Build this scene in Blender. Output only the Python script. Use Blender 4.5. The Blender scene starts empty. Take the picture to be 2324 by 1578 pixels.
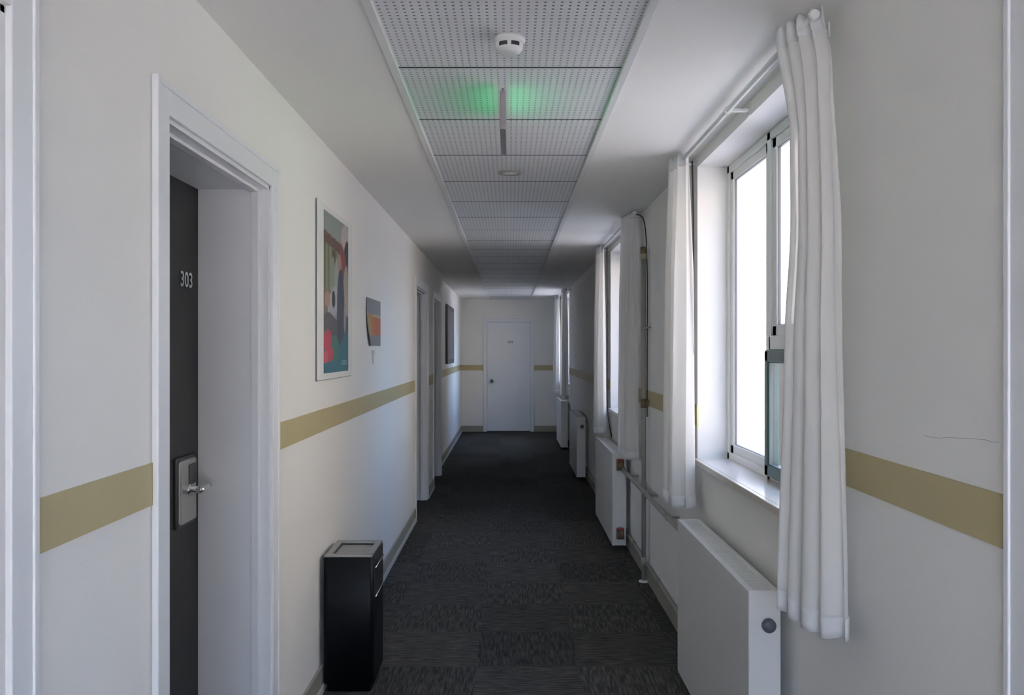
import bpy, bmesh, math, random
from mathutils import Vector, Matrix
random.seed(7)
S = bpy.context.scene
C = S.collection
W, H = 2324.0, 1578.0
F = 1900.0          # focal length in pixels
EYE = 1.55

# ------------------------------------------------------------------ camera
cam = bpy.data.cameras.new('camera'); cam.sensor_width = 36.0; cam.lens = F / W * 36.0
cam.shift_x = 4 / W; cam.shift_y = 6 / W; cam.clip_start = 0.05; cam.clip_end = 300
camo = bpy.data.objects.new('camera', cam); C.objects.link(camo)
camo.location = (0, 0, EYE); camo.rotation_euler = (math.pi / 2, 0, 0)
S.camera = camo

# ------------------------------------------------------------------ sky, sun, exposure
world = bpy.data.worlds.new('world'); S.world = world; world.use_nodes = True
nt = world.node_tree; nt.nodes.clear()
sky = nt.nodes.new('ShaderNodeTexSky'); sky.sky_type = 'NISHITA'; sky.sun_disc = False
sky.sun_elevation = math.radians(42); sky.sun_rotation = math.radians(287); sky.dust_density = 4.0; sky.air_density = 0.8
bg = nt.nodes.new('ShaderNodeBackground'); bg.inputs['Strength'].default_value = 1.6
wo = nt.nodes.new('ShaderNodeOutputWorld')
nt.links.new(sky.outputs[0], bg.inputs[0]); nt.links.new(bg.outputs[0], wo.inputs[0])
sun = bpy.data.lights.new('sun', 'SUN'); sun.energy = 3.2; sun.angle = math.radians(1.5); sun.color = (1, 0.95, 0.88)
suno = bpy.data.objects.new('sun', sun); C.objects.link(suno)
sd = Vector((1.0, -0.3, -0.95)).normalized()           # comes over the building's other side
suno.rotation_euler = sd.to_track_quat('-Z', 'Y').to_euler(); suno.location = (-6, -4, 12)
S.view_settings.view_transform = 'Standard'; S.view_settings.look = 'None'
S.view_settings.gamma = 1.0; S.view_settings.use_curve_mapping = False
S.view_settings.exposure = 0.97
for (y0, y1) in ((2.65, 4.158), (6.3, 7.75), (13.2, 14.7)):   # sampling portals in the window openings
    p = bpy.data.lights.new('window_portal', 'AREA'); p.shape = 'RECTANGLE'; p.size = 1.45; p.size_y = y1 - y0
    p.cycles.is_portal = True
    po = bpy.data.objects.new('window_portal', p); C.objects.link(po)
    po.location = (1.27, (y0 + y1) / 2, 1.735); po.rotation_euler = (0, math.pi / 2, 0)
p = bpy.data.lights.new('window_portal', 'AREA'); p.shape = 'RECTANGLE'; p.size = 1.55; p.size_y = 2.28; p.cycles.is_portal = True
po = bpy.data.objects.new('window_portal', p); C.objects.link(po); po.location = (0.025, -1.67, 1.24); po.rotation_euler = (math.pi / 2, 0, 0)

# ------------------------------------------------------------------ materials
def mat(name, col, rough=0.6, metal=0.0, spec=0.5, bump=0.0, bscale=60.0, var=0.0, vscale=2.0, emit=None, estr=0.0):
    m = bpy.data.materials.new(name); m.use_nodes = True
    n = m.node_tree.nodes; l = m.node_tree.links; b = n['Principled BSDF']
    b.inputs['Base Color'].default_value = (*col, 1); b.inputs['Roughness'].default_value = rough
    b.inputs['Metallic'].default_value = metal; b.inputs['Specular IOR Level'].default_value = spec
    tc = n.new('ShaderNodeTexCoord')
    if var:
        ns = n.new('ShaderNodeTexNoise'); ns.inputs['Scale'].default_value = vscale; ns.inputs['Detail'].default_value = 4
        l.new(tc.outputs['Object'], ns.inputs['Vector'])
        mx = n.new('ShaderNodeMix'); mx.data_type = 'RGBA'
        mx.inputs['A'].default_value = (*[c * (1 - var) for c in col], 1); mx.inputs['B'].default_value = (*[min(1, c * (1 + var)) for c in col], 1)
        l.new(ns.outputs['Fac'], mx.inputs['Factor']); l.new(mx.outputs['Result'], b.inputs['Base Color'])
    if bump:
        nb = n.new('ShaderNodeTexNoise'); nb.inputs['Scale'].default_value = bscale; nb.inputs['Detail'].default_value = 3
        l.new(tc.outputs['Object'], nb.inputs['Vector'])
        bp = n.new('ShaderNodeBump'); bp.inputs['Strength'].default_value = bump; bp.inputs['Distance'].default_value = 0.004
        l.new(nb.outputs['Fac'], bp.inputs['Height']); l.new(bp.outputs['Normal'], b.inputs['Normal'])
    if emit:
        b.inputs['Emission Color'].default_value = (*emit, 1); b.inputs['Emission Strength'].default_value = estr
    return m

M = {}
M['wall'] = mat('wall_paint', (0.86, 0.84, 0.80), 0.7, bump=0.12, bscale=90, var=0.015, vscale=1.5)
M['ceil'] = mat('ceiling_paint', (0.85, 0.83, 0.785), 0.75, bump=0.08, bscale=80)
M['trim'] = mat('white_lacquer', (0.82, 0.825, 0.84), 0.35)
M['tan'] = mat('tan_band', (0.51, 0.43, 0.235), 0.55, bump=0.06, var=0.04, vscale=6)
M['base'] = mat('baseboard_tan', (0.36, 0.34, 0.27), 0.5)
M['whitebase'] = mat('baseboard_lip', (0.6, 0.6, 0.56), 0.5)
M['mould'] = mat('ceiling_moulding', (0.74, 0.735, 0.71), 0.5)
M['dark'] = mat('ceiling_gap', (0.03, 0.03, 0.03), 0.9)
M['rad'] = mat('radiator_enamel', (0.76, 0.745, 0.72), 0.35)
M['radslot'] = mat('radiator_slots', (0.30, 0.29, 0.27), 0.7)
M['pipe'] = mat('painted_pipe', (0.34, 0.32, 0.285), 0.45, var=0.1, vscale=14)
M['rust'] = mat('rusty_fitting', (0.20, 0.14, 0.08), 0.6, metal=0.3, var=0.4, vscale=40)
M['brass'] = mat('pale_brass', (0.42, 0.38, 0.26), 0.4, metal=0.5)
M['blackmetal'] = mat('black_metal', (0.003, 0.003, 0.004), 0.42, spec=0.2)
M['steel'] = mat('brushed_steel', (0.42, 0.41, 0.39), 0.35, metal=0.9, bump=0.05, bscale=200)
M['chrome'] = mat('chrome', (0.75, 0.74, 0.72), 0.22, metal=1.0)
M['greyplastic'] = mat('grey_plastic', (0.10, 0.11, 0.13), 0.45)
M['darkplastic'] = mat('dark_plastic', (0.02, 0.02, 0.022), 0.4)
M['white'] = mat('white_plastic', (0.74, 0.74, 0.71), 0.4)
M['pvc'] = mat('white_pvc', (0.86, 0.85, 0.83), 0.3)
M['sill'] = mat('pale_marble', (0.78, 0.73, 0.66), 0.18, var=0.08, vscale=9)
M['green'] = mat('dark_green_paint', (0.012, 0.075, 0.065), 0.35)
M['redv'] = mat('red_valve', (0.30, 0.05, 0.04), 0.45)
M['cord'] = mat('dark_cord', (0.03, 0.03, 0.03), 0.7)
M['out_wall'] = mat('outside_render', (0.22, 0.218, 0.208), 0.9, var=0.03, vscale=0.4)
M['out_tan'] = mat('outside_boarding', (0.075, 0.062, 0.045), 0.8)
M['out_ground'] = mat('outside_paving', (0.42, 0.42, 0.425), 0.9, var=0.05, vscale=0.5)
M['bounce'] = mat('bounce_slab', (0.80, 0.79, 0.76), 0.9)
M['grey_side'] = mat('grey_frame', (0.16, 0.16, 0.17), 0.5)
M['exit_green'] = mat('exit_green', (0.03, 0.45, 0.2), 0.4, emit=(0.01, 0.95, 0.30), estr=1.1)
M['housing'] = mat('sign_housing', (0.30, 0.27, 0.28), 0.35, metal=0.4)
M['paper'] = mat('paper', (0.78, 0.78, 0.76), 0.7)
M['yellow'] = mat('pale_yellow_tape', (0.80, 0.80, 0.42), 0.5)

def dark_wood():
    m = mat('dark_wood_veneer', (0.014, 0.013, 0.013), 0.45, spec=0.35); n = m.node_tree.nodes; l = m.node_tree.links; b = n['Principled BSDF']
    tc = n.new('ShaderNodeTexCoord'); mp = n.new('ShaderNodeMapping'); mp.inputs['Scale'].default_value = (60, 60, 1.5)
    ns = n.new('ShaderNodeTexNoise'); ns.inputs['Scale'].default_value = 1.0; ns.inputs['Detail'].default_value = 5
    cr = n.new('ShaderNodeValToRGB'); cr.color_ramp.elements[0].color = (0.009, 0.008, 0.009, 1); cr.color_ramp.elements[1].color = (0.022, 0.020, 0.020, 1)
    l.new(tc.outputs['Object'], mp.inputs[0]); l.new(mp.outputs[0], ns.inputs['Vector']); l.new(ns.outputs['Fac'], cr.inputs[0]); l.new(cr.outputs[0], b.inputs['Base Color'])
    return m
M['wood'] = dark_wood()

def carpet():
    m = bpy.data.materials.new('charcoal_carpet_tiles'); m.use_nodes = True
    n = m.node_tree.nodes; l = m.node_tree.links; b = n['Principled BSDF']
    b.inputs['Roughness'].default_value = 0.95; b.inputs['Specular IOR Level'].default_value = 0.15
    tc = n.new('ShaderNodeTexCoord')
    off = n.new('ShaderNodeMapping'); off.inputs['Location'].default_value = (0.165, -0.10, 0); l.new(tc.outputs['Object'], off.inputs[0])
    ck = n.new('ShaderNodeTexChecker'); ck.inputs['Scale'].default_value = 2.0
    addz = n.new('ShaderNodeVectorMath'); addz.operation = 'ADD'; addz.inputs[1].default_value = (0, 0, 0.25)
    l.new(off.outputs[0], addz.inputs[0]); l.new(addz.outputs[0], ck.inputs['Vector'])
    def streak(sc):
        mp = n.new('ShaderNodeMapping'); mp.inputs['Scale'].default_value = sc
        l.new(tc.outputs['Object'], mp.inputs[0])
        ns = n.new('ShaderNodeTexNoise'); ns.inputs['Scale'].default_value = 1; ns.inputs['Detail'].default_value = 2; ns.inputs['Roughness'].default_value = 0.6
        l.new(mp.outputs[0], ns.inputs['Vector']); return ns.outputs['Fac']
    a = streak((95, 9, 1)); c = streak((9, 95, 1))
    mx = n.new('ShaderNodeMix'); mx.data_type = 'FLOAT'
    l.new(ck.outputs['Fac'], mx.inputs['Factor']); l.new(a, mx.inputs['A']); l.new(c, mx.inputs['B'])
    cr = n.new('ShaderNodeValToRGB'); e = cr.color_ramp.elements
    e[0].position = 0.40; e[0].color = (0.042, 0.039, 0.034, 1); e[1].position = 0.66; e[1].color = (0.112, 0.103, 0.090, 1)
    l.new(mx.outputs['Result'], cr.inputs[0])
    # each tile a little lighter or darker
    sc = n.new('ShaderNodeVectorMath'); sc.operation = 'SCALE'; sc.inputs['Scale'].default_value = 2.0
    fl = n.new('ShaderNodeVectorMath'); fl.operation = 'FLOOR'
    wn = n.new('ShaderNodeTexWhiteNoise'); l.new(off.outputs[0], sc.inputs[0]); l.new(sc.outputs[0], fl.inputs[0]); l.new(fl.outputs[0], wn.inputs['Vector'])
    mr = n.new('ShaderNodeMapRange'); mr.inputs['To Min'].default_value = 0.82; mr.inputs['To Max'].default_value = 1.15
    l.new(wn.outputs['Value'], mr.inputs['Value'])
    mul = n.new('ShaderNodeVectorMath'); mul.operation = 'SCALE'
    l.new(cr.outputs[0], mul.inputs[0]); l.new(mr.outputs['Result'], mul.inputs['Scale']); l.new(mul.outputs[0], b.inputs['Base Color'])
    bp = n.new('ShaderNodeBump'); bp.inputs['Strength'].default_value = 0.5; bp.inputs['Distance'].default_value = 0.004
    l.new(mx.outputs['Result'], bp.inputs['Height']); l.new(bp.outputs['Normal'], b.inputs['Normal'])
    return m
M['carpet'] = carpet()

def perforated(name='perforated_panel', pitch=0.0235, gap=0.32, ca=(0.74, 0.74, 0.735, 1), cb=(0.22, 0.22, 0.23, 1), metal=0.0):
    m = bpy.data.materials.new(name); m.use_nodes = True
    n = m.node_tree.nodes; l = m.node_tree.links; b = n['Principled BSDF']
    b.inputs['Roughness'].default_value = 0.38; b.inputs['Metallic'].default_value = metal
    tc = n.new('ShaderNodeTexCoord'); sp = n.new('ShaderNodeSeparateXYZ'); l.new(tc.outputs['Object'], sp.inputs[0])
    def hole(o):
        q = n.new('ShaderNodeMath'); q.operation = 'DIVIDE'; q.inputs[1].default_value = pitch; l.new(o, q.inputs[0])
        f = n.new('ShaderNodeMath'); f.operation = 'FRACT'; l.new(q.outputs[0], f.inputs[0])
        g = n.new('ShaderNodeMath'); g.operation = 'LESS_THAN'; g.inputs[1].default_value = gap; l.new(f.outputs[0], g.inputs[0]); return g.outputs[0]
    mu = n.new('ShaderNodeMath'); mu.operation = 'MULTIPLY'; l.new(hole(sp.outputs['X']), mu.inputs[0]); l.new(hole(sp.outputs['Y']), mu.inputs[1])
    mx = n.new('ShaderNodeMix'); mx.data_type = 'RGBA'; mx.inputs['A'].default_value = ca; mx.inputs['B'].default_value = cb
    l.new(mu.outputs[0], mx.inputs['Factor']); l.new(mx.outputs['Result'], b.inputs['Base Color'])
    return m
M['perf'] = perforated()

def glass():
    m = bpy.data.materials.new('window_glass'); m.use_nodes = True
    n = m.node_tree.nodes; l = m.node_tree.links; n.remove(n['Principled BSDF']); o = n['Material Output']
    t = n.new('ShaderNodeBsdfTransparent'); t.inputs[0].default_value = (0.96, 0.96, 0.97, 1)
    g = n.new('ShaderNodeBsdfGlossy'); g.inputs['Roughness'].default_value = 0.02
    lw = n.new('ShaderNodeLayerWeight'); lw.inputs['Blend'].default_value = 0.5
    pw = n.new('ShaderNodeMath'); pw.operation = 'POWER'; pw.inputs[1].default_value = 5.0; l.new(lw.outputs['Facing'], pw.inputs[0])
    fr = n.new('ShaderNodeMath'); fr.operation = 'MULTIPLY_ADD'; fr.inputs[1].default_value = 0.55; fr.inputs[2].default_value = 0.03; l.new(pw.outputs[0], fr.inputs[0])
    mx = n.new('ShaderNodeMixShader'); l.new(fr.outputs[0], mx.inputs[0]); l.new(t.outputs[0], mx.inputs[1]); l.new(g.outputs[0], mx.inputs[2]); l.new(mx.outputs[0], o.inputs[0])
    return m
M['glass'] = glass()

def cloth(name, col, transl, transp):
    m = bpy.data.materials.new(name); m.use_nodes = True
    n = m.node_tree.nodes; l = m.node_tree.links; n.remove(n['Principled BSDF']); o = n['Material Output']
    d = n.new('ShaderNodeBsdfDiffuse'); d.inputs[0].default_value = (*col, 1)
    t = n.new('ShaderNodeBsdfTranslucent'); t.inputs[0].default_value = (*col, 1)
    tr = n.new('ShaderNodeBsdfTransparent')
    a = n.new('ShaderNodeMixShader'); a.inputs[0].default_value = transl; l.new(d.outputs[0], a.inputs[1]); l.new(t.outputs[0], a.inputs[2])
    c = n.new('ShaderNodeMixShader'); c.inputs[0].default_value = transp; l.new(a.outputs[0], c.inputs[1]); l.new(tr.outputs[0], c.inputs[2])
    l.new(c.outputs[0], o.inputs[0]); return m
M['sheer'] = cloth('white_sheer', (0.90, 0.88, 0.85), 0.36, 0.08)
M['hem'] = cloth('white_hem', (0.86, 0.85, 0.85), 0.3, 0.0)

# ------------------------------------------------------------------ mesh helpers
class MB:
    def __init__(s): s.bm = bmesh.new()
    def box(s, x0, x1, y0, y1, z0, z1, bev=0.0, seg=2):
        v = [s.bm.verts.new((x, y, z)) for x in (x0, x1) for y in (y0, y1) for z in (z0, z1)]
        fs = [s.bm.faces.new([v[i] for i in q]) for q in ((0, 1, 3, 2), (4, 6, 7, 5), (0, 4, 5, 1), (2, 3, 7, 6), (0, 2, 6, 4), (1, 5, 7, 3))]
        if bev: bmesh.ops.bevel(s.bm, geom=list({e for f in fs for e in f.edges}), offset=bev, segments=seg, profile=0.5, affect='EDGES')
        return s
    def prism(s, pts, axis, a, b, bev=0.0):           # pts in the two other axes, extruded from a to b
        def P(p, t):
            return {'x': (t, p[0], p[1]), 'y': (p[0], t, p[1]), 'z': (p[0], p[1], t)}[axis]
        A = [s.bm.verts.new(P(p, a)) for p in pts]; B = [s.bm.verts.new(P(p, b)) for p in pts]
        n = len(pts); fs = [s.bm.faces.new(A), s.bm.faces.new(B[::-1])]
        for i in range(n): fs.append(s.bm.faces.new((A[i], B[i], B[(i + 1) % n], A[(i + 1) % n])))
        if bev: bmesh.ops.bevel(s.bm, geom=list({e for f in fs[:2] for e in f.edges}), offset=bev, segments=2, profile=0.5, affect='EDGES')
        return s
    def tube(s, pts, r, seg=16, cap=True):
        pts = [Vector(p) for p in pts]; rings = []
        rs = r if isinstance(r, (list, tuple)) else [r] * len(pts)
        for i, p in enumerate(pts):
            d = (pts[min(i + 1, len(pts) - 1)] - pts[max(i - 1, 0)]).normalized()
            u = d.cross(Vector((0, 0, 1)) if abs(d.z) < 0.9 else Vector((1, 0, 0))).normalized(); w = d.cross(u)
            rings.append([s.bm.verts.new(p + (u * math.cos(k * 2 * math.pi / seg) + w * math.sin(k * 2 * math.pi / seg)) * rs[i]) for k in range(seg)])
        for a, b in zip(rings, rings[1:]):
            for k in range(seg): s.bm.faces.new((a[k], a[(k + 1) % seg], b[(k + 1) % seg], b[k])).smooth = True
        if cap: s.bm.faces.new(rings[0][::-1]); s.bm.faces.new(rings[-1])
        return s
    def lathe(s, prof, c, axis='z', seg=32):           # prof: (radius, offset along axis)
        rings = []
        for r, h in prof:
            ring = []
            for k in range(seg):
                t = k * 2 * math.pi / seg; a, b = r * math.cos(t), r * math.sin(t)
                o = {'z': (a, b, h), 'x': (h, a, b), 'y': (a, h, b)}[axis]
                ring.append(s.bm.verts.new(Vector(c) + Vector(o)))
            rings.append(ring)
        for a, b in zip(rings, rings[1:]):
            for k in range(seg): s.bm.faces.new((a[k], a[(k + 1) % seg], b[(k + 1) % seg], b[k])).smooth = True
        s.bm.faces.new(rings[0]); s.bm.faces.new(rings[-1]); return s
    def build(s, name, m, parent=None, sharp=True):
        bmesh.ops.recalc_face_normals(s.bm, faces=s.bm.faces)
        me = bpy.data.meshes.new(name); s.bm.to_mesh(me); s.bm.free(); me.materials.append(m)
        o = bpy.data.objects.new(name, me); C.objects.link(o)
        if parent:
            o.parent = parent
            inv = Matrix.Translation(-parent_world(parent)); me.transform(inv)
        return o
def parent_world(p):
    v = Vector((0, 0, 0))
    while p: v += p.location; p = p.parent
    return v
def tag(o, label=None, cat=None, group=None, kind=None):
    if label: o['label'] = label
    if cat: o['category'] = cat
    if group: o['group'] = group
    if kind: o['kind'] = kind
    return o
def empty(name, loc):
    o = bpy.data.objects.new(name, None); C.objects.link(o); o.location = loc; o.empty_display_size = 0.1; return o
def copy_tree(o, parent=None):
    c = o.copy(); C.objects.link(c); c.parent = parent
    for ch in [x for x in bpy.data.objects if x.parent is o]: copy_tree(ch, c)
    return c

# ------------------------------------------------------------------ the shell
XL, XLF, XR = -0.866, -0.93, 0.93      # left wall, left wall past the second far door, right wall
YB, YF = -1.5, 15.9                    # back and far walls
ZC = 2.515
CAS = 0.08
DH = 2.139                             # door opening height
left_doors = [(0.53, 1.433), (2.10, 3.015), (7.66, 8.65), (9.43, 10.32)]
wins = [(2.65, 4.158), (6.3, 7.75), (13.2, 14.7)]
WZ0, WZ1 = 1.01, 2.46
right_door = (0.57, 1.473)
REC = -1.12                           # plane of the door leaves

# floor
tag(MB().box(XLF - 0.3, 1.25, YB - 0.1, YF + 0.25, -0.12, 0).build('floor', M['carpet']), 'charcoal carpet tile floor laid in quarter turned squares', 'floor', kind='structure')

def wall(name, xa, xb, openings, label):
    mb = MB(); y = YB
    for (a, b, z0, z1) in sorted(openings):
        mb.box(xa, xb, y, a, 0, 2.75)
        if z0 > 0: mb.box(xa, xb, a, b, 0, z0)
        mb.box(xa, xb, a, b, z1, 2.75); y = b
    mb.box(xa, xb, y, YF, 0, 2.75)
    return mb
# left wall: recess backs closed behind the door leaves
mb = MB(); y = YB
for (a, b) in left_doors:
    mb.box(-1.20, XL, y, a, 0, 2.75); mb.box(-1.20, XL, a, b, DH, 2.75); y = b
mb.box(-1.20, XL, y, 10.45, 0, 2.75); mb.box(-1.20, XLF, 10.45, YF, 0, 2.75)
mb.box(-1.26, -1.20, YB, YF, 0, 2.75)
tag(mb.build('wall_left', M['wall']), 'white plaster wall along the left side of the corridor', 'wall', kind='structure')
mb = wall('wall_right', XR, 1.25, [(a, b, WZ0, WZ1) for a, b in wins] + [(right_door[0], right_door[1], 0, DH)], '')
mb.box(1.25, 1.30, right_door[0] - 0.1, right_door[1] + 0.1, -0.1, 2.3)
tag(mb.build('wall_right', M['wall']), 'white plaster window wall along the right side of the corridor', 'wall', kind='structure')
FD = (-0.452, 0.393)
FDZ = 2.094
mb = MB().box(-1.26, FD[0], YF, YF + 0.2, 0, 2.75).box(FD[1], 1.25, YF, YF + 0.2, 0, 2.75).box(FD[0], FD[1], YF, YF + 0.2, FDZ, 2.75).box(FD[0] - 0.1, FD[1] + 0.1, YF + 0.2, YF + 0.25, 0, 2.3)
tag(mb.build('wall_far', M['wall']), 'white end wall of the corridor around the closed pale door', 'wall', kind='structure')
tag(MB().box(-1.26, -0.75, YB - 0.15, YB, -0.1, 2.75).box(0.80, 1.25, YB - 0.15, YB, -0.1, 2.75).box(-0.75, 0.80, YB - 0.15, YB, 2.38, 2.75).box(-0.75, 0.80, YB - 0.15, YB, -0.1, 0.10).build('wall_back', M['wall']), 'white end wall behind the viewpoint', 'wall', kind='structure')

cp = []
for px, py in ((2097, 989), (2112, 992), (2132, 995), (2150, 993), (2203, 996), (2235, 998), (2250, 1003), (2266, 1005)):
    dd = XR * F / (px - 1158.0); cp.append((XR - 0.0003, dd, EYE + (795 - py) * dd / F))
MB().tube(cp, 0.0004, 6).build('plaster_crack', M['radslot'], bpy.data.objects['wall_right'])
# ceiling: two smooth side soffits, a slightly raised slot, perforated panels in it
SX0, SX1 = -0.402, 0.402
mb = MB().box(-1.26, SX0, YB, YF, ZC, 2.70).box(SX1, 1.25, YB, YF, ZC, 2.70).box(SX0, SX1, YB, YF, 2.60, 2.70)
ceil = tag(mb.build('ceiling', M['ceil']), 'smooth white ceiling with a central strip of perforated panels', 'ceiling', kind='structure')
P0 = F * (ZC - EYE) / 639.0 - 0.0       # first visible seam
PW = 0.6465
k0 = math.floor((YB - P0) / PW) + 1
panel_bm = None
for k in range(k0, 30):
    a = P0 + k * PW; b = a + PW
    if b > YF: b = YF
    if b - a < 0.1: break
    MB().box(SX0 + 0.014, SX1 - 0.014, a + 0.005, b - 0.005, ZC + 0.004, ZC + 0.018).build('ceiling_panel', M['perf'], ceil)
mb = MB().box(SX0, SX1, YB, YF, ZC + 0.03, ZC + 0.04)
for k in range(k0, 30):
    a = P0 + k * PW
    if YB < a < YF: mb.box(SX0 + 0.014, SX1 - 0.014, a - 0.005, a + 0.005, ZC + 0.0035, ZC + 0.03)
mb.build('dark_joint_strips', M['dark'], ceil)
for i, (x0, x1) in enumerate(((SX0 - 0.008, SX0 + 0.02), (SX1 - 0.02, SX1 + 0.008))):
    tag(MB().box(x0, x1, YB, YF, ZC - 0.010, ZC + 0.02, 0.002).build('trim_%d' % (i + 4), M['mould']), 'narrow white moulding on the %s edge of the perforated ceiling strip' % ('left', 'right')[i], 'moulding', kind='structure')

# tan bands
B0, B1 = EYE - 0.374, EYE - 0.272
Lseg = []; y = YB
for (a, b) in left_doors: Lseg.append((y, a - CAS)); y = b + CAS
Lseg = [s for s in Lseg if s[1] - s[0] > 0.02]
mb = MB()
for a, b in Lseg: mb.box(XL, XL + 0.004, a, b, B0, B1)
mb.box(XLF, XLF + 0.004, 10.46, YF, B0, B1)
tag(mb.build('trim_1', M['tan']), 'tan horizontal band along the left wall', 'wall band', kind='structure')
mb = MB()
for a, b in ((YB, right_door[0] - CAS), (right_door[1] + CAS, wins[0][0]), (wins[0][1], wins[1][0]), (wins[1][1], wins[2][0]), (wins[2][1], YF)):
    mb.box(XR - 0.004, XR, a, b, B0, B1)
tag(mb.build('trim_2', M['tan']), 'tan horizontal band along the right window wall', 'wall band', kind='structure')
mb = MB().box(XLF, FD[0] - 0.06, YF - 0.004, YF, B0 - 0.01, B1 - 0.01).box(FD[1] + 0.06, XR, YF - 0.004, YF, B0 - 0.01, B1 - 0.01)
tag(mb.build('trim_3', M['tan']), 'tan horizontal band across the end wall beside the door', 'wall band', kind='structure')

# baseboards
BH = 0.115
mb = MB()
for a, b in Lseg: mb.box(XL, XL + 0.014, a, b, 0, BH, 0.003)
mb.box(XLF, XLF + 0.014, 10.46, YF, 0, BH, 0.003).box(XLF, XL + 0.014, 10.45, 10.46, 0, BH)
b_ = tag(mb.build('baseboard_left', M['base']), 'olive tan baseboard along the left wall', 'baseboard', kind='structure')
mb = MB()
for a, b in Lseg + [(10.46, YF)]:
    x = XLF if a > 10.4 else XL
    mb.box(x + 0.014, x + 0.022, a, b, 0, 0.035, 0.002)
MB.build(mb, 'pale_floor_lip', M['whitebase'], b_)
mb = MB().box(XR - 0.014, XR, YB, right_door[0] - CAS, 0, BH, 0.003).box(XR - 0.014, XR, right_door[1] + CAS, YF, 0, BH, 0.003)
tag(mb.build('baseboard_right', M['base']), 'greyish tan baseboard along the right window wall', 'baseboard', kind='structure')
mb = MB().box(XLF + 0.014, FD[0] - 0.06, YF - 0.014, YF, 0, BH, 0.003).box(FD[1] + 0.06, XR - 0.014, YF - 0.014, YF, 0, BH, 0.003)
tag(mb.build('baseboard_far', M['base']), 'tan baseboard on the end wall either side of the door', 'baseboard', kind='structure')

# ------------------------------------------------------------------ doors in the long walls
def casing_profile(mb, sgn, xw, a, b, top):
    # stepped casing: flat board with a raised outer bead
    t = 0.013 * sgn; t2 = 0.017 * sgn
    def bx(x0, x1, *r): mb.box(min(x0, x1), max(x0, x1), *r, 0.003)
    bx(xw, xw + t, a - CAS * 0.8, a, 0, top + CAS * 0.8); bx(xw, xw + t, b, b + CAS * 0.8, 0, top + CAS * 0.8); bx(xw, xw + t, a, b, top, top + CAS * 0.8)
    bx(xw, xw + t2, a - CAS, a - CAS * 0.78, 0, top + CAS); bx(xw, xw + t2, b + CAS * 0.78, b + CAS, 0, top + CAS); bx(xw, xw + t2, a - CAS * 0.78, b + CAS * 0.78, top + CAS * 0.78, top + CAS)
def side_door(n, a, b, sgn, xw, xleaf, label, details=False, leafmat='wood'):
    d = tag(empty('door_%d' % n, ((xw + xleaf) / 2, (a + b) / 2, 0)), label, 'door', kind='structure')
    mb = MB(); casing_profile(mb, -sgn, xw, a, b, DH); mb.build('door_casing', M['trim'], d)
    # lining of the deep reveal, with a stop bead near the corridor face
    mb = MB(); lo, hi = min(xw, xleaf), max(xw, xleaf); ln = 0.012
    mb.box(lo, hi, a, a + ln, 0, DH).box(lo, hi, b - ln, b, 0, DH).box(lo, hi, a, b, DH - ln, DH)
    s0 = xw + sgn * 0.032; s1 = xw + sgn * 0.062; q0, q1 = min(s0, s1), max(s0, s1)
    mb.box(q0, q1, a + ln, a + ln + 0.012, 0, DH - ln, 0.003).box(q0, q1, b - ln - 0.012, b - ln, 0, DH - ln, 0.003).box(q0, q1, a + ln, b - ln, DH - ln - 0.012, DH - ln, 0.003)
    mb.build('door_lining', M['trim'], d)
    l0, l1 = min(xleaf, xleaf + sgn * 0.045), max(xleaf, xleaf + sgn * 0.045)
    leaf = MB().box(l0, l1, a + 0.002, b - 0.002, 0.006, DH - 0.003, 0.002).build('door_leaf', M[leafmat], d)
    if details:
        xf = xleaf
        # lock body: long steel escutcheon with card window and lever
        pl = MB().box(xf, xf + 0.020, 2.80, 2.94, EYE - 0.590, EYE - 0.372, 0.008, 3).build('lock_plate', M['steel'], d); pl['label'] = 'brushed steel electronic lock plate'
        MB().box(xf + 0.0195, xf + 0.023, 2.865, 2.925, EYE - 0.462, EYE - 0.392, 0.002).build('card_window', M['darkplastic'], pl)
        MB().box(xf - 0.001, xf + 0.010, 2.785, 2.95, EYE - 0.602, EYE - 0.362, 0.006).build('backing_plate', M['darkplastic'], d)
        hz = EYE - 0.478
        mb = MB().lathe([(0.020, 0.0), (0.020, 0.006), (0.012, 0.010), (0.011, 0.045)], (xf + 0.018, 2.87, hz), 'x', 24)
        mb.tube([(xf + 0.055, 2.855, hz), (xf + 0.062, 2.87, hz), (xf + 0.064, 2.92, hz + 0.002), (xf + 0.062, 2.948, hz + 0.003)], [0.011, 0.011, 0.0095, 0.008], 14)
        mb.build('handle', M['chrome'], pl)
        tx = bpy.data.curves.new('txt', 'FONT'); tx.body = '303'; tx.size = 0.073; tx.extrude = 0.003; tx.align_x = 'CENTER'; tx.offset = 0.0012; tx.space_character = 1.02
        to = bpy.data.objects.new('txt', tx); C.objects.link(to); bpy.context.view_layer.update()
        me = bpy.data.meshes.new_from_object(to.evaluated_get(bpy.context.evaluated_depsgraph_get())); bpy.data.objects.remove(to)
        me.transform(Matrix.Translation((xf + 0.004, 2.880, EYE + 0.218)) @ Matrix(((0, 0, 1, 0), (1, 0, 0, 0), (0, 1, 0, 0), (0, 0, 0, 1))))
        me.transform(Matrix.Translation(-parent_world(d))); me.materials.clear(); me.materials.append(M['chrome'])
        o = bpy.data.objects.new('room_number', me); C.objects.link(o); o.parent = d; o['label'] = 'chrome room number 303'
    return d
side_door(1, *left_doors[0], -1, XL, REC, 'white cased doorway at the left edge of view')
side_door(2, *left_doors[1], -1, XL, REC, 'near dark door numbered 303 set deep in a white cased opening', True)
side_door(3, *left_doors[2], -1, XL, REC, 'white cased doorway past the posters on the left wall')
side_door(4, *left_doors[3], -1, XL, REC, 'farthest white cased doorway on the left wall')
side_door(5, *right_door, 1, XR, 1.20, 'white cased doorway at the right edge of view')

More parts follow.
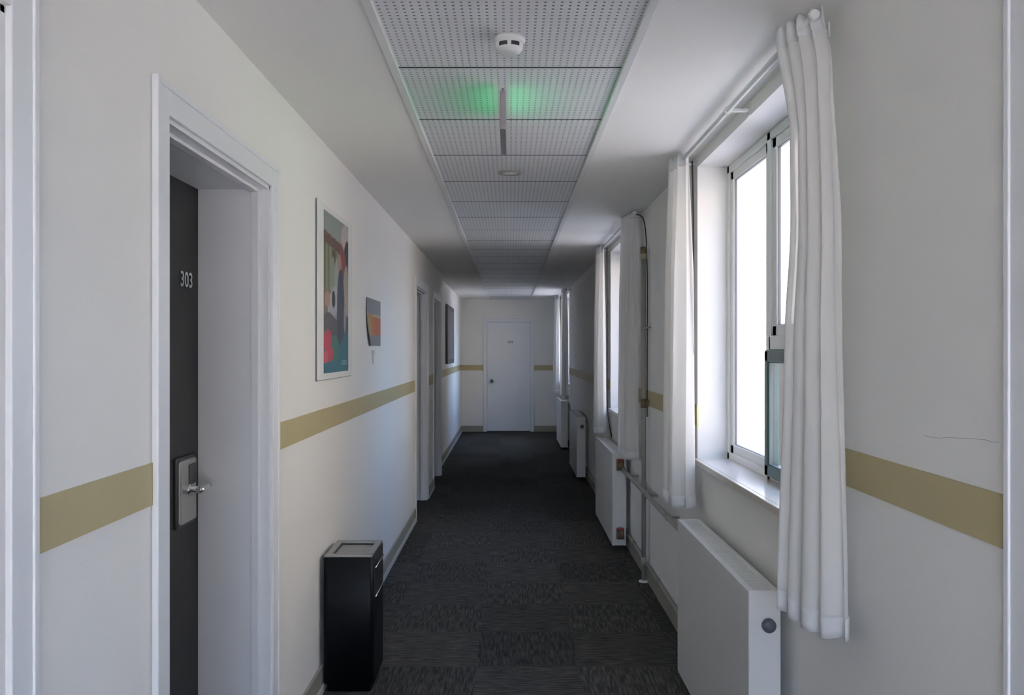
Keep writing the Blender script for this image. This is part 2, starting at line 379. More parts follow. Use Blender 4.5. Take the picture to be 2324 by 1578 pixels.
# end door
d = tag(empty('door_6', ((FD[0] + FD[1]) / 2, YF, 0)), 'closed pale bluish white door with a dark knob at the corridor end', 'door', kind='structure')
mb = MB().box(FD[0] - 0.055, FD[0], YF - 0.018, YF, 0, FDZ + 0.055, 0.003).box(FD[1], FD[1] + 0.055, YF - 0.018, YF, 0, FDZ + 0.055, 0.003).box(FD[0], FD[1], YF - 0.018, YF, FDZ, FDZ + 0.055, 0.003)
mb.box(FD[0], FD[0] + 0.012, YF, YF + 0.1, 0, FDZ).box(FD[1] - 0.012, FD[1], YF, YF + 0.1, 0, FDZ).box(FD[0], FD[1], YF, YF + 0.1, FDZ - 0.012, FDZ)
mb.build('door_casing', M['trim'], d)
MB().box(FD[0] + 0.014, FD[1] - 0.014, YF + 0.03, YF + 0.07, 0.012, FDZ - 0.015, 0.003).build('door_leaf', M['trim'], d)
kx = (1116 - 1158) * YF / F
MB().lathe([(0.034, 0), (0.034, -0.006), (0.012, -0.010), (0.012, -0.035), (0.030, -0.045), (0.033, -0.062), (0.022, -0.078), (0.004, -0.082)], (kx, YF + 0.03, EYE - 0.586), 'y', 24).build('door_knob', M['greyplastic'], d)
mb = MB()
for i in range(3): mb.box(-0.045 + i * 0.036, -0.018 + i * 0.036, YF + 0.024, YF + 0.031, EYE + 0.135, EYE + 0.175, 0.003)
mb.build('number_plate', M['steel'], d)

# ------------------------------------------------------------------ windows
XF0, XF1 = 1.077, 1.113    # frame depth range
def make_window(n, a, b, label, special=False):
    w = tag(empty('window_%d' % n, (XF0, (a + b) / 2, WZ0)), label, 'window', kind='structure')
    mid = b - 0.668 if special else (a + b) / 2
    z0, z1 = WZ0, WZ1
    # fixed outer frame with centre mullion
    mb = MB()
    t = 0.038
    mb.box(XF0, XF1, b - t, b, z0, z1, 0.004).box(XF0, XF1, a, a + t, z0, z1, 0.004).box(XF0, XF1, a, b, z1 - t, z1, 0.004).box(XF0, XF1, a, b, z0, z0 + t, 0.004)
    mb.box(XF0, XF1, mid - 0.022, mid + 0.022, z0, z1, 0.004)
    tr = EYE + 0.03
    if special: mb.box(XF0, XF1, a, mid, tr - 0.03, tr + 0.03, 0.004)
    mb.build('window_frame', M['pvc'], w)
    def sash(ya, yb, za, zb, m, glassmat, dx=0.010, tt=0.052, name='window_sash'):
        s = MB(); x0, x1 = XF0 + dx, XF1 - 0.008
        s.box(x0, x1, ya, ya + tt, za, zb, 0.006).box(x0, x1, yb - tt, yb, za, zb, 0.006).box(x0, x1, ya, yb, za, za + tt, 0.006).box(x0, x1, ya, yb, zb - tt, zb, 0.006)
        # dark gasket line inside
        so = s.build(name, m, w)
        g = MB(); q = tt - 0.002; e = 0.004
        g.box(x0 + 0.006, x0 + 0.018, ya + q, ya + q + e, za + q, zb - q).box(x0 + 0.006, x0 + 0.018, yb - q - e, yb - q, za + q, zb - q)
        g.box(x0 + 0.006, x0 + 0.018, ya + q, yb - q, zb - q - e, zb - q).box(x0 + 0.006, x0 + 0.018, ya + q, yb - q, za + q, za + q + e)
        g.build('gasket', M['grey_side'], so)
        MB().box(x0 + 0.009, x0 + 0.015, ya + tt - 0.006, yb - tt + 0.006, za + tt - 0.006, zb - tt + 0.006).build('pane', glassmat, so)
        return so
    sash(mid + 0.02, b - 0.030, z0 + 0.028, z1 - 0.028, M['pvc'], M['glass'])
    if special:
        sash(a + 0.030, mid - 0.02, tr + 0.022, z1 - 0.028, M['pvc'], M['glass'], name='upper_sash')
        g = sash(a + 0.020, mid - 0.004, z0 + 0.020, tr - 0.03, M['green'], M['glass'], dx=-0.020, tt=0.05, name='green_sash'); g['label'] = 'dark green lower sash frame'
    else:
        sash(a + 0.030, mid - 0.02, z0 + 0.028, z1 - 0.028, M['pvc'], M['glass'])
    MB().box(XR - 0.001, XF0 + 0.02, a + 0.001, b - 0.001, WZ0 - 0.002, WZ0 + 0.004).box(XR - 0.022, XR - 0.001, a - 0.015, b + 0.015, WZ0 - 0.026, WZ0 + 0.004, 0.003).build('window_sill', M['sill'], w)
    # painted lining round the reveal
    return w
make_window(1, *wins[0], 'nearest window, white framed with a dark green lower sash', True)
make_window(2, *wins[1], 'second white window down the right wall beyond the pipes')
make_window(3, *wins[2], 'farthest white window beside the end wall')

w = tag(empty('window_4', (0.02, YB - 0.08, 0.1)), 'tall glazed opening added unseen behind the viewpoint to light the near walls', 'window', kind='structure')  # unseen glazing added behind the camera as soft daylight fill
mb = MB()
for x in (-0.75, -0.005, 0.75): mb.box(x, x + 0.05, YB - 0.11, YB - 0.05, 0.10, 2.38, 0.004)
for z in (0.10, 1.0, 2.33): mb.box(-0.70, 0.75, YB - 0.11, YB - 0.05, z, z + 0.05, 0.004)
mb.build('window_frame', M['pvc'], w)
MB().box(-0.72, 0.77, YB - 0.083, YB - 0.077, 0.12, 2.36).build('pane', M['glass'], w)
# ------------------------------------------------------------------ outside
GZ = -2.6
tag(MB().box(-60, 60, -60, 110, GZ - 0.2, GZ).build('ground', M['out_ground']), 'pale sunlit paving outside the windows', 'ground', kind='structure')
for (ya, yb, lab) in ((19.5, 90, 'pale rendered building wall seen bright through the windows'), (-40, 8.5, 'pale rendered building standing opposite the near windows, out of direct view')):
    bd = tag(empty('building', (9.0, (ya + yb) / 2, GZ)), lab, 'building')
    MB().box(9.0, 12.0, ya, yb, GZ, 8.5).build('facade', M['out_wall'], bd)
    MB().box(8.8, 12.2, ya - 0.2, yb + 0.2, 8.5, 8.8).build('parapet', M['out_wall'], bd)
# the corridor's own building: roof slab and lower storey
MB().box(-6, 1.25, -1.7, 22, 2.75, 2.95).build('trim_6', M['out_wall'])
tag(bpy.data.objects['trim_6'], 'roof slab over the corridor', 'roof', kind='structure')
tag(MB().box(-6, 1.25, -1.7, 22, GZ, -0.12).build('trim_7', M['out_wall']), 'rendered storey below the corridor', 'outer wall', kind='structure')
tag(MB().box(-4, 4, -9, -1.66, -0.35, -0.03).build('trim_8', M['bounce']), 'pale terrace slab added unseen behind the viewpoint to lift the near light', 'bounce', kind='structure')  # pale slab added out of view to bounce sun into the corridor
# tan hoarding seen low through the near window
hb = tag(empty('hoarding', (2.2, 6.8, GZ)), 'tan boarded panel standing outside the green window sash', 'hoarding')
MB().box(2.20, 2.24, 5.4, 7.2, -0.2, EYE + 0.06, 0.004).build('board', M['out_tan'], hb)
MB().box(2.25, 2.31, 6.0, 6.06, GZ, EYE).box(2.25, 2.31, 7.0, 7.06, GZ, EYE).build('post', M['out_tan'], hb)

# ------------------------------------------------------------------ curtains and rods
def curtain_mesh(yn, yf, ztop, zbot, xn, xf, folds, amp, waist, seed, tophook=0.0, edges=None):
    """gathered sheet: runs from the near edge (yn, xn) to the far edge (yf, xf) in deep folds"""
    rnd = random.Random(seed); NU, NV = folds * 14, 60
    ph = [rnd.uniform(-0.5, 0.5) for _ in range(folds + 1)]; am = [rnd.uniform(0.7, 1.3) for _ in range(folds + 1)]
    def pt(u, v):           # v 0 top .. 1 bottom
        k = u * folds; i = min(int(k), folds - 1); f = k - i
        p = ph[i] * (1 - f) + ph[i + 1] * f; A = am[i] * (1 - f) + am[i + 1] * f
        env = waist(v)
        if edges:
            a_, b_ = edges(v); c0 = (a_ + b_) / 2; half = (b_ - a_) / 2
        else: c0 = (yn + yf) / 2; half = (yf - yn) / 2 * env
        w = 2 * math.pi * (k + 0.14 * p * math.sin(v * 5 + i)) + 0.5 * v * math.sin(i * 2.1)
        aa = amp * A * (0.55 + 0.45 * min(1, v * 3)) * (0.8 + 0.35 * v)
        x = xn + (xf - xn) * u + aa * math.sin(w)
        y = c0 + half * (2 * u - 1) + 0.35 * aa * math.sin(2 * w + 0.6) * math.cos(v * 2 + i)
        z = ztop + (zbot - ztop) * v
        if v < 0.02: z += tophook * math.sin(w * 2)
        return (x, y, z + 0.006 * math.sin(w + i) * v)
    return pt, NU, NV
def curtain(label, yn, yf, xn, xf, folds=4, amp=0.034, waist=None, edges=None, seed=1, ztop=2.502, zbot=0.79, group='white sheer curtains at the corridor windows'):
    waist = waist or (lambda v: 1.0)
    pt, NU, NV = curtain_mesh(yn, yf, ztop, zbot, xn, xf, folds, amp, waist, seed, 0.008, edges)
    root = tag(empty('curtain', ((xn + xf) / 2, (yn + yf) / 2, zbot)), label, 'curtain', group)
    def sheet(v0, v1, nv, name, m, off=0.0):
        me = MB(); grid = []
        for j in range(nv + 1):
            v = v0 + (v1 - v0) * j / nv
            grid.append([me.bm.verts.new((pt(i / NU, v)[0] - off, pt(i / NU, v)[1], pt(i / NU, v)[2])) for i in range(NU + 1)])
        for j in range(nv):
            for i in range(NU): me.bm.faces.new((grid[j][i], grid[j][i + 1], grid[j + 1][i + 1], grid[j + 1][i])).smooth = True
        o = me.build(name, m, root); return o
    sheet(0.0, 0.965, NV, 'curtain_cloth', M['sheer'])
    h = sheet(0.965, 1.0, 3, 'hem', M['hem']); h['label'] = 'denser white turned hem'
    md = h.modifiers.new('s', 'SOLIDIFY'); md.thickness = 0.003
    t = sheet(0.0, 0.035, 3, 'header_tape', M['hem'], 0.002); md = t.modifiers.new('s', 'SOLIDIFY'); md.thickness = 0.003
    return root
def nearwaist(v):
    if v < 0.25: return 1.0 - 0.18 * (v / 0.25)
    return 0.82 + 0.25 * (v - 0.25) / 0.75
def lerp(v, ks):
    for (a, x), (b, y) in zip(ks, ks[1:]):
        if v <= b:
            t = (v - a) / (b - a); t = t * t * (3 - 2 * t); return x + (y - x) * t
    return ks[-1][1]
def nearedges(v):
    return (lerp(v, ((0, 2.305), (0.1, 2.245), (0.4, 2.20), (1, 2.165))) + 0.01, lerp(v, ((0, 2.50), (0.22, 2.35), (0.35, 2.335), (0.55, 2.385), (1, 2.455))))
curtain('large near white sheer curtain at the near side of the nearest window', 2.19, 2.47, 0.862, 0.800, 4, 0.030, nearwaist, nearedges, 3)
farw = lambda v: 1.0 + 0.25 * math.sin(v * 3.1) * 0.0 + 0.25 * v
curtain('white sheer curtain at the far side of the nearest window', 4.03, 4.20, 0.845, 0.805, 3, 0.038, farw, None, 5)
curtain('white sheer curtain on the near side of the second window, beside the riser pipe', 5.80, 6.05, 0.86, 0.81, 4, 0.030, farw, None, 8)
curtain('white sheer curtain on the far side of the second window above the second radiator', 7.62, 7.82, 0.845, 0.81, 3, 0.038, farw, None, 9)
curtain('shaded sheer curtain on the near side of the farthest window, above the farthest radiator', 12.85, 13.1, 0.86, 0.81, 3, 0.034, farw, None, 11)
curtain('thin white sheer curtain closest to the end wall', 14.65, 14.85, 0.85, 0.80, 3, 0.038, farw, None, 12)

def rod(y0, y1, label):
    r = tag(empty('curtain_rod', (0.845, (y0 + y1) / 2, 2.482)), label, 'curtain rod', 'curtain rods over the windows')
    MB().tube([(0.845, y0, 2.482), (0.845, y1, 2.482)], 0.0105, 16).build('rod', M['white'], r)
    for yy in (y0 + 0.12, (y0 + y1) / 2 - 0.06, y1 - 0.10):
        MB().box(0.845, XR, yy - 0.008, yy + 0.008, 2.476, 2.488, 0.002).box(XR - 0.006, XR, yy - 0.018, yy + 0.018, 2.46, 2.505, 0.002).tube([(0.845, yy - 0.010, 2.482), (0.845, yy + 0.010, 2.482)], 0.015, 16).build('bracket', M['white'], r)
    for yy in (y0, y1):
        MB().lathe([(0.012, -0.012), (0.016, -0.006), (0.016, 0.006), (0.012, 0.012)], (0.845, yy, 2.482), 'y', 16).build('finial', M['white'], r)
rod(2.33, 4.30, 'white curtain rod over the nearest window')
rod(5.70, 7.95, 'white curtain rod over the second window')
rod(12.8, 15.0, 'white curtain rod over the farthest window by the end wall')

# cords, and one dark shade line, beside the curtains
def cord(pts, label, r=0.0035):
    P = [Vector(p) for p in pts]; out = []
    for i in range(len(P) - 1):
        p0 = P[max(i - 1, 0)]; p1 = P[i]; p2 = P[i + 1]; p3 = P[min(i + 2, len(P) - 1)]
        for k in range(8):
            t = k / 8; out.append(0.5 * ((2 * p1) + (p2 - p0) * t + (2 * p0 - 5 * p1 + 4 * p2 - p3) * t * t + (3 * p1 - p0 - 3 * p2 + p3) * t ** 3))
    out.append(P[-1])
    tag(MB().tube(out, r, 8).build('cord_shade_line', M['cord']), label, 'cord')
cord([(0.868, 7.52, 2.47), (0.872, 7.50, 1.8), (0.872, 7.50, 1.1), (0.872, 7.42, 0.93), (0.875, 7.22, 0.80)], 'dark cord hanging beside the far curtain of the second window', 0.005)
cord([(0.845, 5.70, 2.475), (0.905, 5.66, 2.42), (0.922, 5.64, 2.1), (0.922, 5.64, 1.5), (0.922, 5.64, 1.1)], 'dark cord running down the wall beside the near curtain of the second window', 0.004)
cord([(0.905, 4.165, 2.49), (0.912, 4.17, 2.2), (0.912, 4.17, 1.6), (0.912, 4.17, 1.2)], 'thin dark line modelled for the shadow gap behind the far curtain of the nearest window', 0.004)  # dark strand put where the curtain edge is only in shade
# pale yellow tape on the corner of the reveal
tag(MB().box(XR - 0.003, XR + 0.0, 4.16, 4.175, EYE - 0.39, EYE - 0.27, 0.001).box(XR - 0.003, XR + 0.006, 4.156, 4.159, EYE - 0.385, EYE - 0.275, 0.001).build('tape_strip', M['yellow']), 'pale yellow tape strip on the far corner of the nearest window opening', 'tape')

# ------------------------------------------------------------------ radiators
RX0, RX1 = 0.790, 0.895
RZ0, RZ1 = 0.035, 0.752
def radiator(y0, y1, label, knob=False, valves=False):
    r = tag(empty('radiator', ((RX0 + RX1) / 2, (y0 + y1) / 2, RZ0)), label, 'radiator', 'panel radiators along the window wall')
    MB().box(RX0, RX0 + 0.012, y0 + 0.004, y1 - 0.004, RZ0, RZ1 - 0.004, 0.004).build('front_panel', M['rad'], r)
    MB().box(RX1 - 0.012, RX1, y0 + 0.004, y1 - 0.004, RZ0, RZ1 - 0.004, 0.004).build('rear_panel', M['rad'], r)
    mb = MB()
    n = int((y1 - y0) / 0.045)
    for i in range(n):
        y = y0 + 0.02 + i * (y1 - y0 - 0.04) / n
        mb.box(RX0 + 0.014, RX1 - 0.014, y, y + 0.020, RZ0 + 0.03, RZ1 - 0.03)
    mb.build('convector_fins', M['rad'], r)
    MB().box(RX0 - 0.001, RX1 + 0.001, y0, y0 + 0.010, RZ0 + 0.004, RZ1 + 0.002, 0.004).build('end_cap', M['rad'], r)
    MB().box(RX0 - 0.001, RX1 + 0.001, y1 - 0.010, y1, RZ0 + 0.004, RZ1 + 0.002, 0.004).build('end_cap', M['rad'], r)
    # top grille: rim and cross bars
    mb = MB().box(RX0, RX0 + 0.022, y0 + 0.008, y1 - 0.008, RZ1 - 0.010, RZ1, 0.003).box(RX1 - 0.022, RX1, y0 + 0.008, y1 - 0.008, RZ1 - 0.010, RZ1, 0.003)
    n = int((y1 - y0) / 0.016)
    for i in range(n):
        y = y0 + 0.012 + i * (y1 - y0 - 0.024) / n
        mb.box(RX0 + 0.018, RX1 - 0.018, y, y + 0.011, RZ1 - 0.008, RZ1 - 0.001)
    mb.build('top_grille', M['rad'], r)
    for yy in (y0 + 0.2, y1 - 0.2):
        MB().box(RX1 - 0.004, XR - 0.002, yy - 0.02, yy + 0.02, RZ0 + 0.1, RZ1 - 0.08, 0.003).build('wall_bracket', M['rad'], r)
    if knob:
        MB().lathe([(0.021, 0), (0.023, -0.004), (0.023, -0.016), (0.019, -0.022), (0.004, -0.023)], (0.853, y0, EYE - 0.909), 'y', 28).build('end_plug', M['greyplastic'], r)
    if valves:
        for zz, nm in ((EYE - 0.885, 'supply_valve'), (EYE - 1.415, 'return_valve')):
            v = MB().tube([(0.855, y0 + 0.004, zz), (0.855, y0 - 0.055, zz)], 0.017, 16).tube([(0.855, y0 - 0.04, zz - 0.035), (0.855, y0 - 0.04, zz + 0.03)], 0.020, 16).box(0.818, 0.868, y0 - 0.02, y0 - 0.002, zz - 0.045, zz + 0.022, 0.005).build(nm, M['rust'], r)
            MB().tube([(0.845, y0 - 0.04, zz + 0.03), (0.845, y0 - 0.04, zz + 0.05)], 0.017, 12).box(0.815, 0.875, y0 - 0.05, y0 - 0.03, zz + 0.03, zz + 0.048, 0.005).build('valve_handle', M['redv'], v)
    return r
radiator(2.77, 3.95, 'large white panel radiator under the nearest window', knob=True)
radiator(6.47, 7.75, 'white panel radiator with red valves under the second window', valves=True)
r = radiator(9.95, 11.15, 'narrow looking white radiator standing below bare wall beyond the second window', knob=True)
radiator(13.0, 14.25, 'farthest white radiator beside the end wall')

# ------------------------------------------------------------------ pipes
PX = 0.868
p = tag(empty('supply_pipe', (PX, 5.2, EYE - 0.92)), 'upper grey heating pipe running between the two nearest radiators', 'pipe', 'heating pipes on the window wall')
MB().tube([(PX, 6.43, EYE - 0.905), (PX, 6.38, EYE - 0.92), (PX, 3.955, EYE - 0.92)], 0.015, 16).build('pipe', M['pipe'], p)
for yy in (4.6, 5.3, 6.1):
    MB().tube([(PX, yy - 0.012, EYE - 0.92), (PX, yy + 0.012, EYE - 0.92)], 0.019, 14).box(PX, XR, yy - 0.006, yy + 0.006, EYE - 0.926, EYE - 0.914).build('pipe_clip', M['pipe'], p)
p = tag(empty('return_pipe', (PX, 6.0, EYE - 1.43)), 'lower grey heating pipe running just above the right baseboard', 'pipe', 'heating pipes on the window wall')
MB().tube([(0.912, 2.60, EYE - 1.43), (0.912, 3.0, EYE - 1.43), (0.912, 9.9, EYE - 1.43)], 0.0125, 16).build('pipe', M['pipe'], p)
for yy in (4.3, 5.2, 6.2, 9.2):
    MB().tube([(0.912, yy - 0.012, EYE - 1.43), (0.912, yy + 0.012, EYE - 1.43)], 0.0165, 14).box(0.912, XR, yy - 0.006, yy + 0.006, EYE - 1.436, EYE - 1.424).build('pipe_clip', M['pipe'], p)
RY = 5.60
p = tag(empty('riser_pipe', (0.905, RY, 0)), 'vertical grey riser pipe on the wall between the two nearest windows', 'pipe')
RXX = 0.893
MB().tube([(RXX, RY, 0.0), (RXX, RY, EYE + 0.60)], 0.0155, 16).build('pipe', M['pipe'], p)
MB().tube([(RXX, RY, EYE + 0.60), (RXX, RY, EYE + 0.665)], 0.020, 16).build('pale_collar', M['brass'], p)
MB().tube([(RXX, RY, EYE + 0.645), (RXX, RY, EYE + 0.69)], 0.023, 6).build('cap_nut', M['rust'], p)
MB().box(RXX - 0.018, XR, RY - 0.012, RY + 0.012, EYE - 0.375, EYE - 0.335, 0.004).tube([(RXX, RY, EYE - 0.385), (RXX, RY, EYE - 0.325)], 0.021, 14).build('rusty_clamp', M['rust'], p)
MB().tube([(RXX, RY, EYE + 0.145), (RXX, RY - 0.02, EYE + 0.147), (0.915, RY - 0.13, EYE + 0.15)], 0.006, 10).tube([(RXX, RY, EYE + 0.132), (RXX, RY, EYE + 0.158)], 0.019, 14).build('clip_arm', M['pipe'], p)
MB().tube([(RXX, RY, EYE - 0.95), (RXX, RY, EYE - 0.885)], 0.020, 14).build('joint_collar', M['pipe'], p)
MB().tube([(RXX, RY, EYE - 1.455), (RXX, RY, EYE - 1.385)], 0.020, 14).build('joint_collar', M['pipe'], p)
MB().lathe([(0.034, 0), (0.034, 0.006), (0.02, 0.012)], (RXX, RY, 0), 'z', 20).build('floor_collar', M['white'], p)

# ------------------------------------------------------------------ litter bin
bx0, bx1, by0, by1, bh = -0.848, -0.620, 3.79, 4.10, 0.617
b = tag(empty('litter_bin', ((bx0 + bx1) / 2, (by0 + by1) / 2, 0)), 'tall black rectangular litter bin with a steel ash tray top', 'litter bin')
def rrect(x0, x1, y0, y1, r, n=6):
    pts = []
    for cx, cy, a0 in ((x1 - r, y1 - r, 0), (x0 + r, y1 - r, 90), (x0 + r, y0 + r, 180), (x1 - r, y0 + r, 270)):
        for k in range(n + 1):
            t = math.radians(a0 + 90 * k / n); pts.append((cx + r * math.cos(t), cy + r * math.sin(t)))
    return pts
def loft(layers):
    mb = MB(); rings = [[mb.bm.verts.new((px, py, z)) for px, py in pts] for pts, z in layers]
    for A, B in zip(rings, rings[1:]):
        for k in range(len(A)): mb.bm.faces.new((A[k], A[(k + 1) % len(A)], B[(k + 1) % len(A)], B[k])).smooth = True
    mb.bm.faces.new(rings[0][::-1]); mb.bm.faces.new(rings[-1]); return mb
body = loft([(rrect(bx0 + .012, bx1 - .012, by0 + .010, by1 - .010, .02), 0.0), (rrect(bx0 + .012, bx1 - .012, by0 + .010, by1 - .010, .02), 0.03), (rrect(bx0, bx1, by0, by1, .022), 0.036),
             (rrect(bx0, bx1, by0, by1, .022), bh - 0.009), (rrect(bx0 + .003, bx1 - .003, by0 + .003, by1 - .003, .02), bh - 0.007), (rrect(bx0 + .034, bx1 - .034, by0 + .034, by1 - .034, .006), bh - 0.007), (rrect(bx0 + .034, bx1 - .034, by0 + .034, by1 - .034, .006), bh - 0.030)]).build('bin_body', M['blackmetal'], b)
# tray: rim frame + sunken perforated tray
tr = MB(); zt = bh
tr.box(bx0 + .004, bx1 - .004, by0 + .004, by0 + .034, zt - .008, zt + .004, .003).box(bx0 + .004, bx1 - .004, by1 - .034, by1 - .004, zt - .008, zt + .004, .003)
tr.box(bx0 + .004, bx0 + .034, by0 + .034, by1 - .034, zt - .008, zt + .004, .003).box(bx1 - .034, bx1 - .004, by0 + .034, by1 - .034, zt - .008, zt + .004, .003)
trim = tr.build('ash_tray_rim', M['steel'], b)
gm = perforated('perforated_steel', 0.013, 0.42, (0.50, 0.48, 0.46, 1), (0.03, 0.03, 0.03, 1), 0.7)
MB().box(bx0 + .035, bx1 - .035, by0 + .035, by1 - .035, zt - .016, zt - .011).build('perforated_tray', gm, b)
# side opening: dark hood with chrome lips
op = MB().box(bx1 - .002, bx1 + .003, by0 + .04, by1 - .035, 0.425, 0.555, .002).build('side_opening', M['darkplastic'], b)
MB().tube([(bx1 + .004, by0 + .035, 0.556), (bx1 + .004, by1 - .03, 0.556)], 0.0035, 8).build('chrome_lip', M['chrome'], op)
MB().tube([(bx1 + .004, by0 + .035, 0.423), (bx1 + .004, by1 - .03, 0.423)], 0.0035, 8).build('chrome_lip', M['chrome'], op)

# ------------------------------------------------------------------ posters and notices on the left wall
def colour_mat(name):
    m = bpy.data.materials.new(name); m.use_nodes = True; n = m.node_tree.nodes; l = m.node_tree.links
    a = n.new('ShaderNodeVertexColor'); a.layer_name = 'print'; l.new(a.outputs[0], n['Principled BSDF'].inputs['Base Color']); n['Principled BSDF'].inputs['Roughness'].default_value = 0.45
    return m
def lin(c): return tuple((x / 255.0 / 12.92 if x <= 10 else ((x / 255.0 + 0.055) / 1.055) ** 2.4) for x in c)
def print_mesh(name, x, y0, y1, z0, z1, fn, nu, nv, parent, curl=None, thick=0.0015):
    mb = MB(); g = []
    for j in range(nv + 1):
        row = []
        for i in range(nu + 1):
            u, v = i / nu, j / nv; dx, dy = curl(u, v) if curl else (0, 0)
            row.append(mb.bm.verts.new((x + dx, y0 + (y1 - y0) * u + dy, z0 + (z1 - z0) * v)))
        g.append(row)
    for j in range(nv):
        for i in range(nu): mb.bm.faces.new((g[j][i], g[j][i + 1], g[j + 1][i + 1], g[j + 1][i]))
    cols = [fn(i / nu, j / nv) for j in range(nv + 1) for i in range(nu + 1)]
    m = colour_mat(name + '_ink')
    me = bpy.data.meshes.new(name); mb.bm.to_mesh(me); mb.bm.free(); me.materials.append(m)
    at = me.color_attributes.new('print', 'FLOAT_COLOR', 'POINT')
    for k, c in enumerate(cols): at.data[k].color = (*lin(c), 1)
    o = bpy.data.objects.new(name, me); C.objects.link(o)
    if parent: o.parent = parent; me.transform(Matrix.Translation(-parent_world(parent)))
    md = o.modifiers.new('s', 'SOLIDIFY'); md.thickness = thick; md.offset = 1 if False else 0
    return o
rn = random.Random(4)
def blob(u, v, cu, cv, ru, rv, ang=0.0):
    du, dv = u - cu, v - cv; c, s = math.cos(ang), math.sin(ang)
    return ((du * c + dv * s) / ru) ** 2 + ((-du * s + dv * c) / rv) ** 2 < 1
def art(u, v):
    col = (150, 158, 148)                                        # pale grey green sky
    if v < 0.88 - 0.05 * u: col = (104, 72, 60)                  # brown eave
    if v < 0.81 - 0.05 * u: col = (112, 112, 82) if math.sin(u * 46) > -0.2 else (150, 150, 120)
    if blob(u, v, 0.38, 0.66, 0.07, 0.13, 0.1): col = (70, 66, 48)
    if blob(u, v, 0.33, 0.62, 0.10, 0.12): col = (142, 152, 132)
    if v < 0.52: col = (128, 112, 96) if u < 0.3 else (150, 146, 144)
    if blob(u, v, 0.88, 0.88, 0.20, 0.12): col = (196, 186, 180)
    if blob(u, v, 0.92, 0.80, 0.12, 0.09, 0.4): col = (70, 44, 40)
    if blob(u, v, 0.78, 0.72, 0.20, 0.09, -0.6): col = (136, 66, 66)
    if blob(u, v, 0.60, 0.70, 0.09, 0.08): col = (176, 142, 124)
    if blob(u, v, 0.48, 0.58, 0.08, 0.16): col = (158, 172, 172)
    if blob(u, v, 0.90, 0.50, 0.13, 0.22): col = (176, 164, 150)
    if blob(u, v, 0.35, 0.44, 0.22, 0.10, 0.3): col = (178, 176, 184)
    if blob(u, v, 0.36, 0.47, 0.07, 0.055): col = (30, 28, 30)
    if blob(u, v, 0.12, 0.46, 0.10, 0.05): col = (176, 140, 120)
    if v < 0.36 + 0.02 * math.sin(u * 9): col = (84, 78, 84)
    if blob(u, v, 0.66, 0.42, 0.16, 0.26): col = (52, 66, 82)
    if blob(u, v, 0.84, 0.36, 0.05, 0.10): col = (160, 156, 160)
    if v < 0.22 + 0.05 * math.sin(u * 7 + 1): col = (24, 112, 128)
    if blob(u, v, 0.42, 0.15, 0.14, 0.09): col = (22, 122, 112)
    if blob(u, v, 0.14, 0.20, 0.17, 0.07) or blob(u, v, 0.20, 0.12, 0.17, 0.05): col = (196, 56, 78)
    if blob(u, v, 0.05, 0.10, 0.10, 0.04): col = (214, 84, 110)
    if 0.70 < u < 0.93 and (0.062 < v < 0.072 or 0.045 < v < 0.052) : col = (150, 190, 196)
    return tuple(c * 0.95 for c in col)
fx = XL + 0.013
ps = tag(empty('poster', (XL + 0.015, 4.04, EYE + 0.26)), 'large framed colourful poster with a white border on the left wall', 'poster')
mb = MB().box(XL + 0.001, fx, 3.720, 4.520, EYE - 0.136, EYE + 0.675, 0.002)
fo = mb.build('poster_frame', M['paper'], ps); fo['label'] = 'white frame and border'
MB().box(XL + 0.0005, fx - 0.006, 3.7175, 3.7205, EYE - 0.138, EYE + 0.677).box(XL + 0.0005, fx - 0.006, 3.7175, 4.522, EYE - 0.1385, EYE - 0.1355).build('shaded_frame_side', M['grey_side'], ps)  # near and lower edges of the white frame coloured dark as their shade
print_mesh('poster_print', fx + 0.001, 3.827, 4.400, EYE - 0.107, EYE + 0.645, art, 90, 120, ps)

def notice(u, v):
    col = (132, 132, 134)
    if v > 0.62: col = (138, 138, 140)
    if v < 0.66 and v > 0.24 and u > 0.08: col = (190, 148, 74) if u < 0.3 else ((196, 112, 40) if u < 0.55 else (190, 98, 62))
    if 0.62 < v < 0.66 and u > 0.35: col = (196, 180, 130)
    return col
nc = print_mesh('paper_notice', XL + 0.004, 5.02, 5.56, EYE + 0.028, EYE + 0.320, notice, 24, 20, None,
                curl=lambda u, v: (0.012 * max(0, 0.35 - u) * max(0, 0.9 - v) * 3, 0.20 * max(0, 0.45 - v) * max(0, 1 - 1.4 * u)))
tag(nc, 'small grey paper notice with an orange square beside the large poster', 'notice')
sw = tag(empty('wall_hook', (XL, 5.27, EYE - 0.04)), 'small pale grey hanging hook plate just below the orange notice', 'hook')
MB().box(XL, XL + 0.008, 5.23, 5.31, EYE - 0.03, EYE + 0.0, 0.002).build('plate', M['whitebase'], sw)
MB().box(XL, XL + 0.006, 5.255, 5.285, EYE - 0.085, EYE - 0.03, 0.002).build('tab', M['whitebase'], sw)

pf = tag(empty('framed_picture', (XLF + 0.02, 12.7, EYE + 0.23)), 'dark grey framed picture far down the left wall', 'picture')
MB().box(XLF + 0.001, XLF + 0.035, 12.0, 13.35, EYE - 0.2, EYE + 0.66, 0.004).build('picture_frame', M['grey_side'], pf)
MB().box(XLF + 0.034, XLF + 0.037, 12.08, 13.27, EYE - 0.13, EYE + 0.59).build('picture_print', mat('grey_print', (0.20, 0.20, 0.21), 0.4, var=0.5, vscale=3), pf)

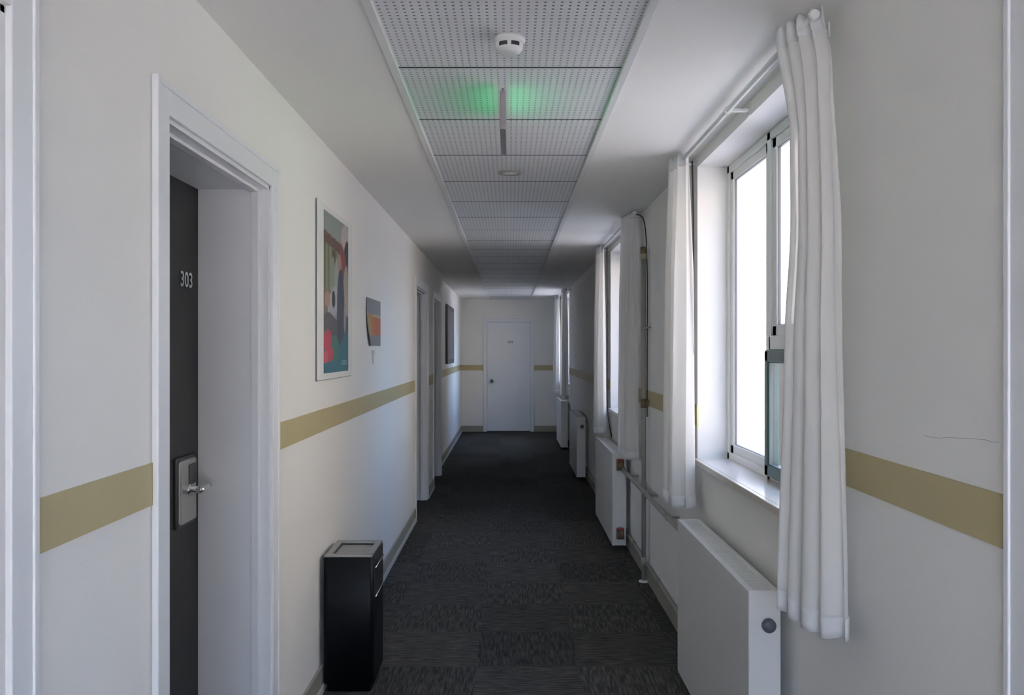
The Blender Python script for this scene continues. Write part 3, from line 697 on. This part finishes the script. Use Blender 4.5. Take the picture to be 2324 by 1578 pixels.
# ------------------------------------------------------------------ on the ceiling
ZP = ZC + 0.004
s = tag(empty('smoke_detector', (-0.003, 2.60, ZP)), 'round white smoke detector with two dark slots on the ceiling strip', 'smoke detector')
MB().lathe([(0.050, 0), (0.050, -0.010), (0.044, -0.014), (0.041, -0.016)], (-0.003, 2.60, ZP), 'z', 40).build('detector_base', M['white'], s)
MB().lathe([(0.041, -0.014), (0.043, -0.020), (0.041, -0.034), (0.034, -0.044), (0.020, -0.048), (0.004, -0.049)], (-0.003, 2.60, ZP), 'z', 40).build('detector_dome', M['white'], s)
for sx in (-1, 1):
    mb = MB()
    for k in range(7):
        a0 = math.radians(-90 + sx * (8 + k * 5.2)); a1 = math.radians(-90 + sx * (8 + (k + 1) * 5.2))
        r0 = 0.0445; q = [(r0 * math.cos(t) - 0.003, r0 * math.sin(t) + 2.60) for t in (a0, a1)]; q2 = [(0.036 * math.cos(t) - 0.003, 0.036 * math.sin(t) + 2.60) for t in (a1, a0)]
        mb.prism(q + q2, 'z', ZP - 0.033, ZP - 0.022)
    mb.build('sensor_slot', M['darkplastic'], s)
s = tag(empty('ceiling_speaker', (0.0, 4.56, ZP)), 'flush round white ring fitting in the ceiling strip beyond the green lit sign', 'ceiling fitting')
MB().lathe([(0.064, 0), (0.064, -0.006), (0.060, -0.009), (0.047, -0.009), (0.045, -0.002)], (0.0, 4.56, ZP), 'z', 40).build('ring', M['pipe'], s)
MB().lathe([(0.046, 0), (0.046, -0.004), (0.028, -0.006), (0.004, -0.006)], (0.0, 4.56, ZP), 'z', 40).build('cover', M['white'], s)

ex = -0.027
s = tag(empty('exit_sign', (ex, 3.25, ZP)), 'thin green lit emergency sign hanging edge on below the ceiling strip', 'exit sign')
MB().box(ex - 0.0060, ex + 0.0060, 3.055, 3.445, EYE + 0.812, EYE + 0.940).box(ex - 0.0105, ex + 0.0105, 3.05, 3.064, EYE + 0.806, EYE + 0.945, 0.002).box(ex - 0.0105, ex + 0.0105, 3.436, 3.45, EYE + 0.806, EYE + 0.945, 0.002).box(ex - 0.0105, ex + 0.0105, 3.064, 3.436, EYE + 0.806, EYE + 0.822).box(ex - 0.0105, ex + 0.0105, 3.064, 3.436, EYE + 0.936, EYE + 0.945).build('sign_housing', M['housing'], s)
for sx in (-1, 1):
    x0, x1 = sorted((ex + sx * 0.0055, ex + sx * 0.0080))
    MB().box(x0, x1, 3.065, 3.435, EYE + 0.825, EYE + 0.932).build('lit_face', M['exit_green'], s)
for yy in (3.10, 3.40):
    MB().tube([(ex, yy, EYE + 0.944), (ex, yy, ZP)], 0.004, 8).build('hanger', M['steel'], s)
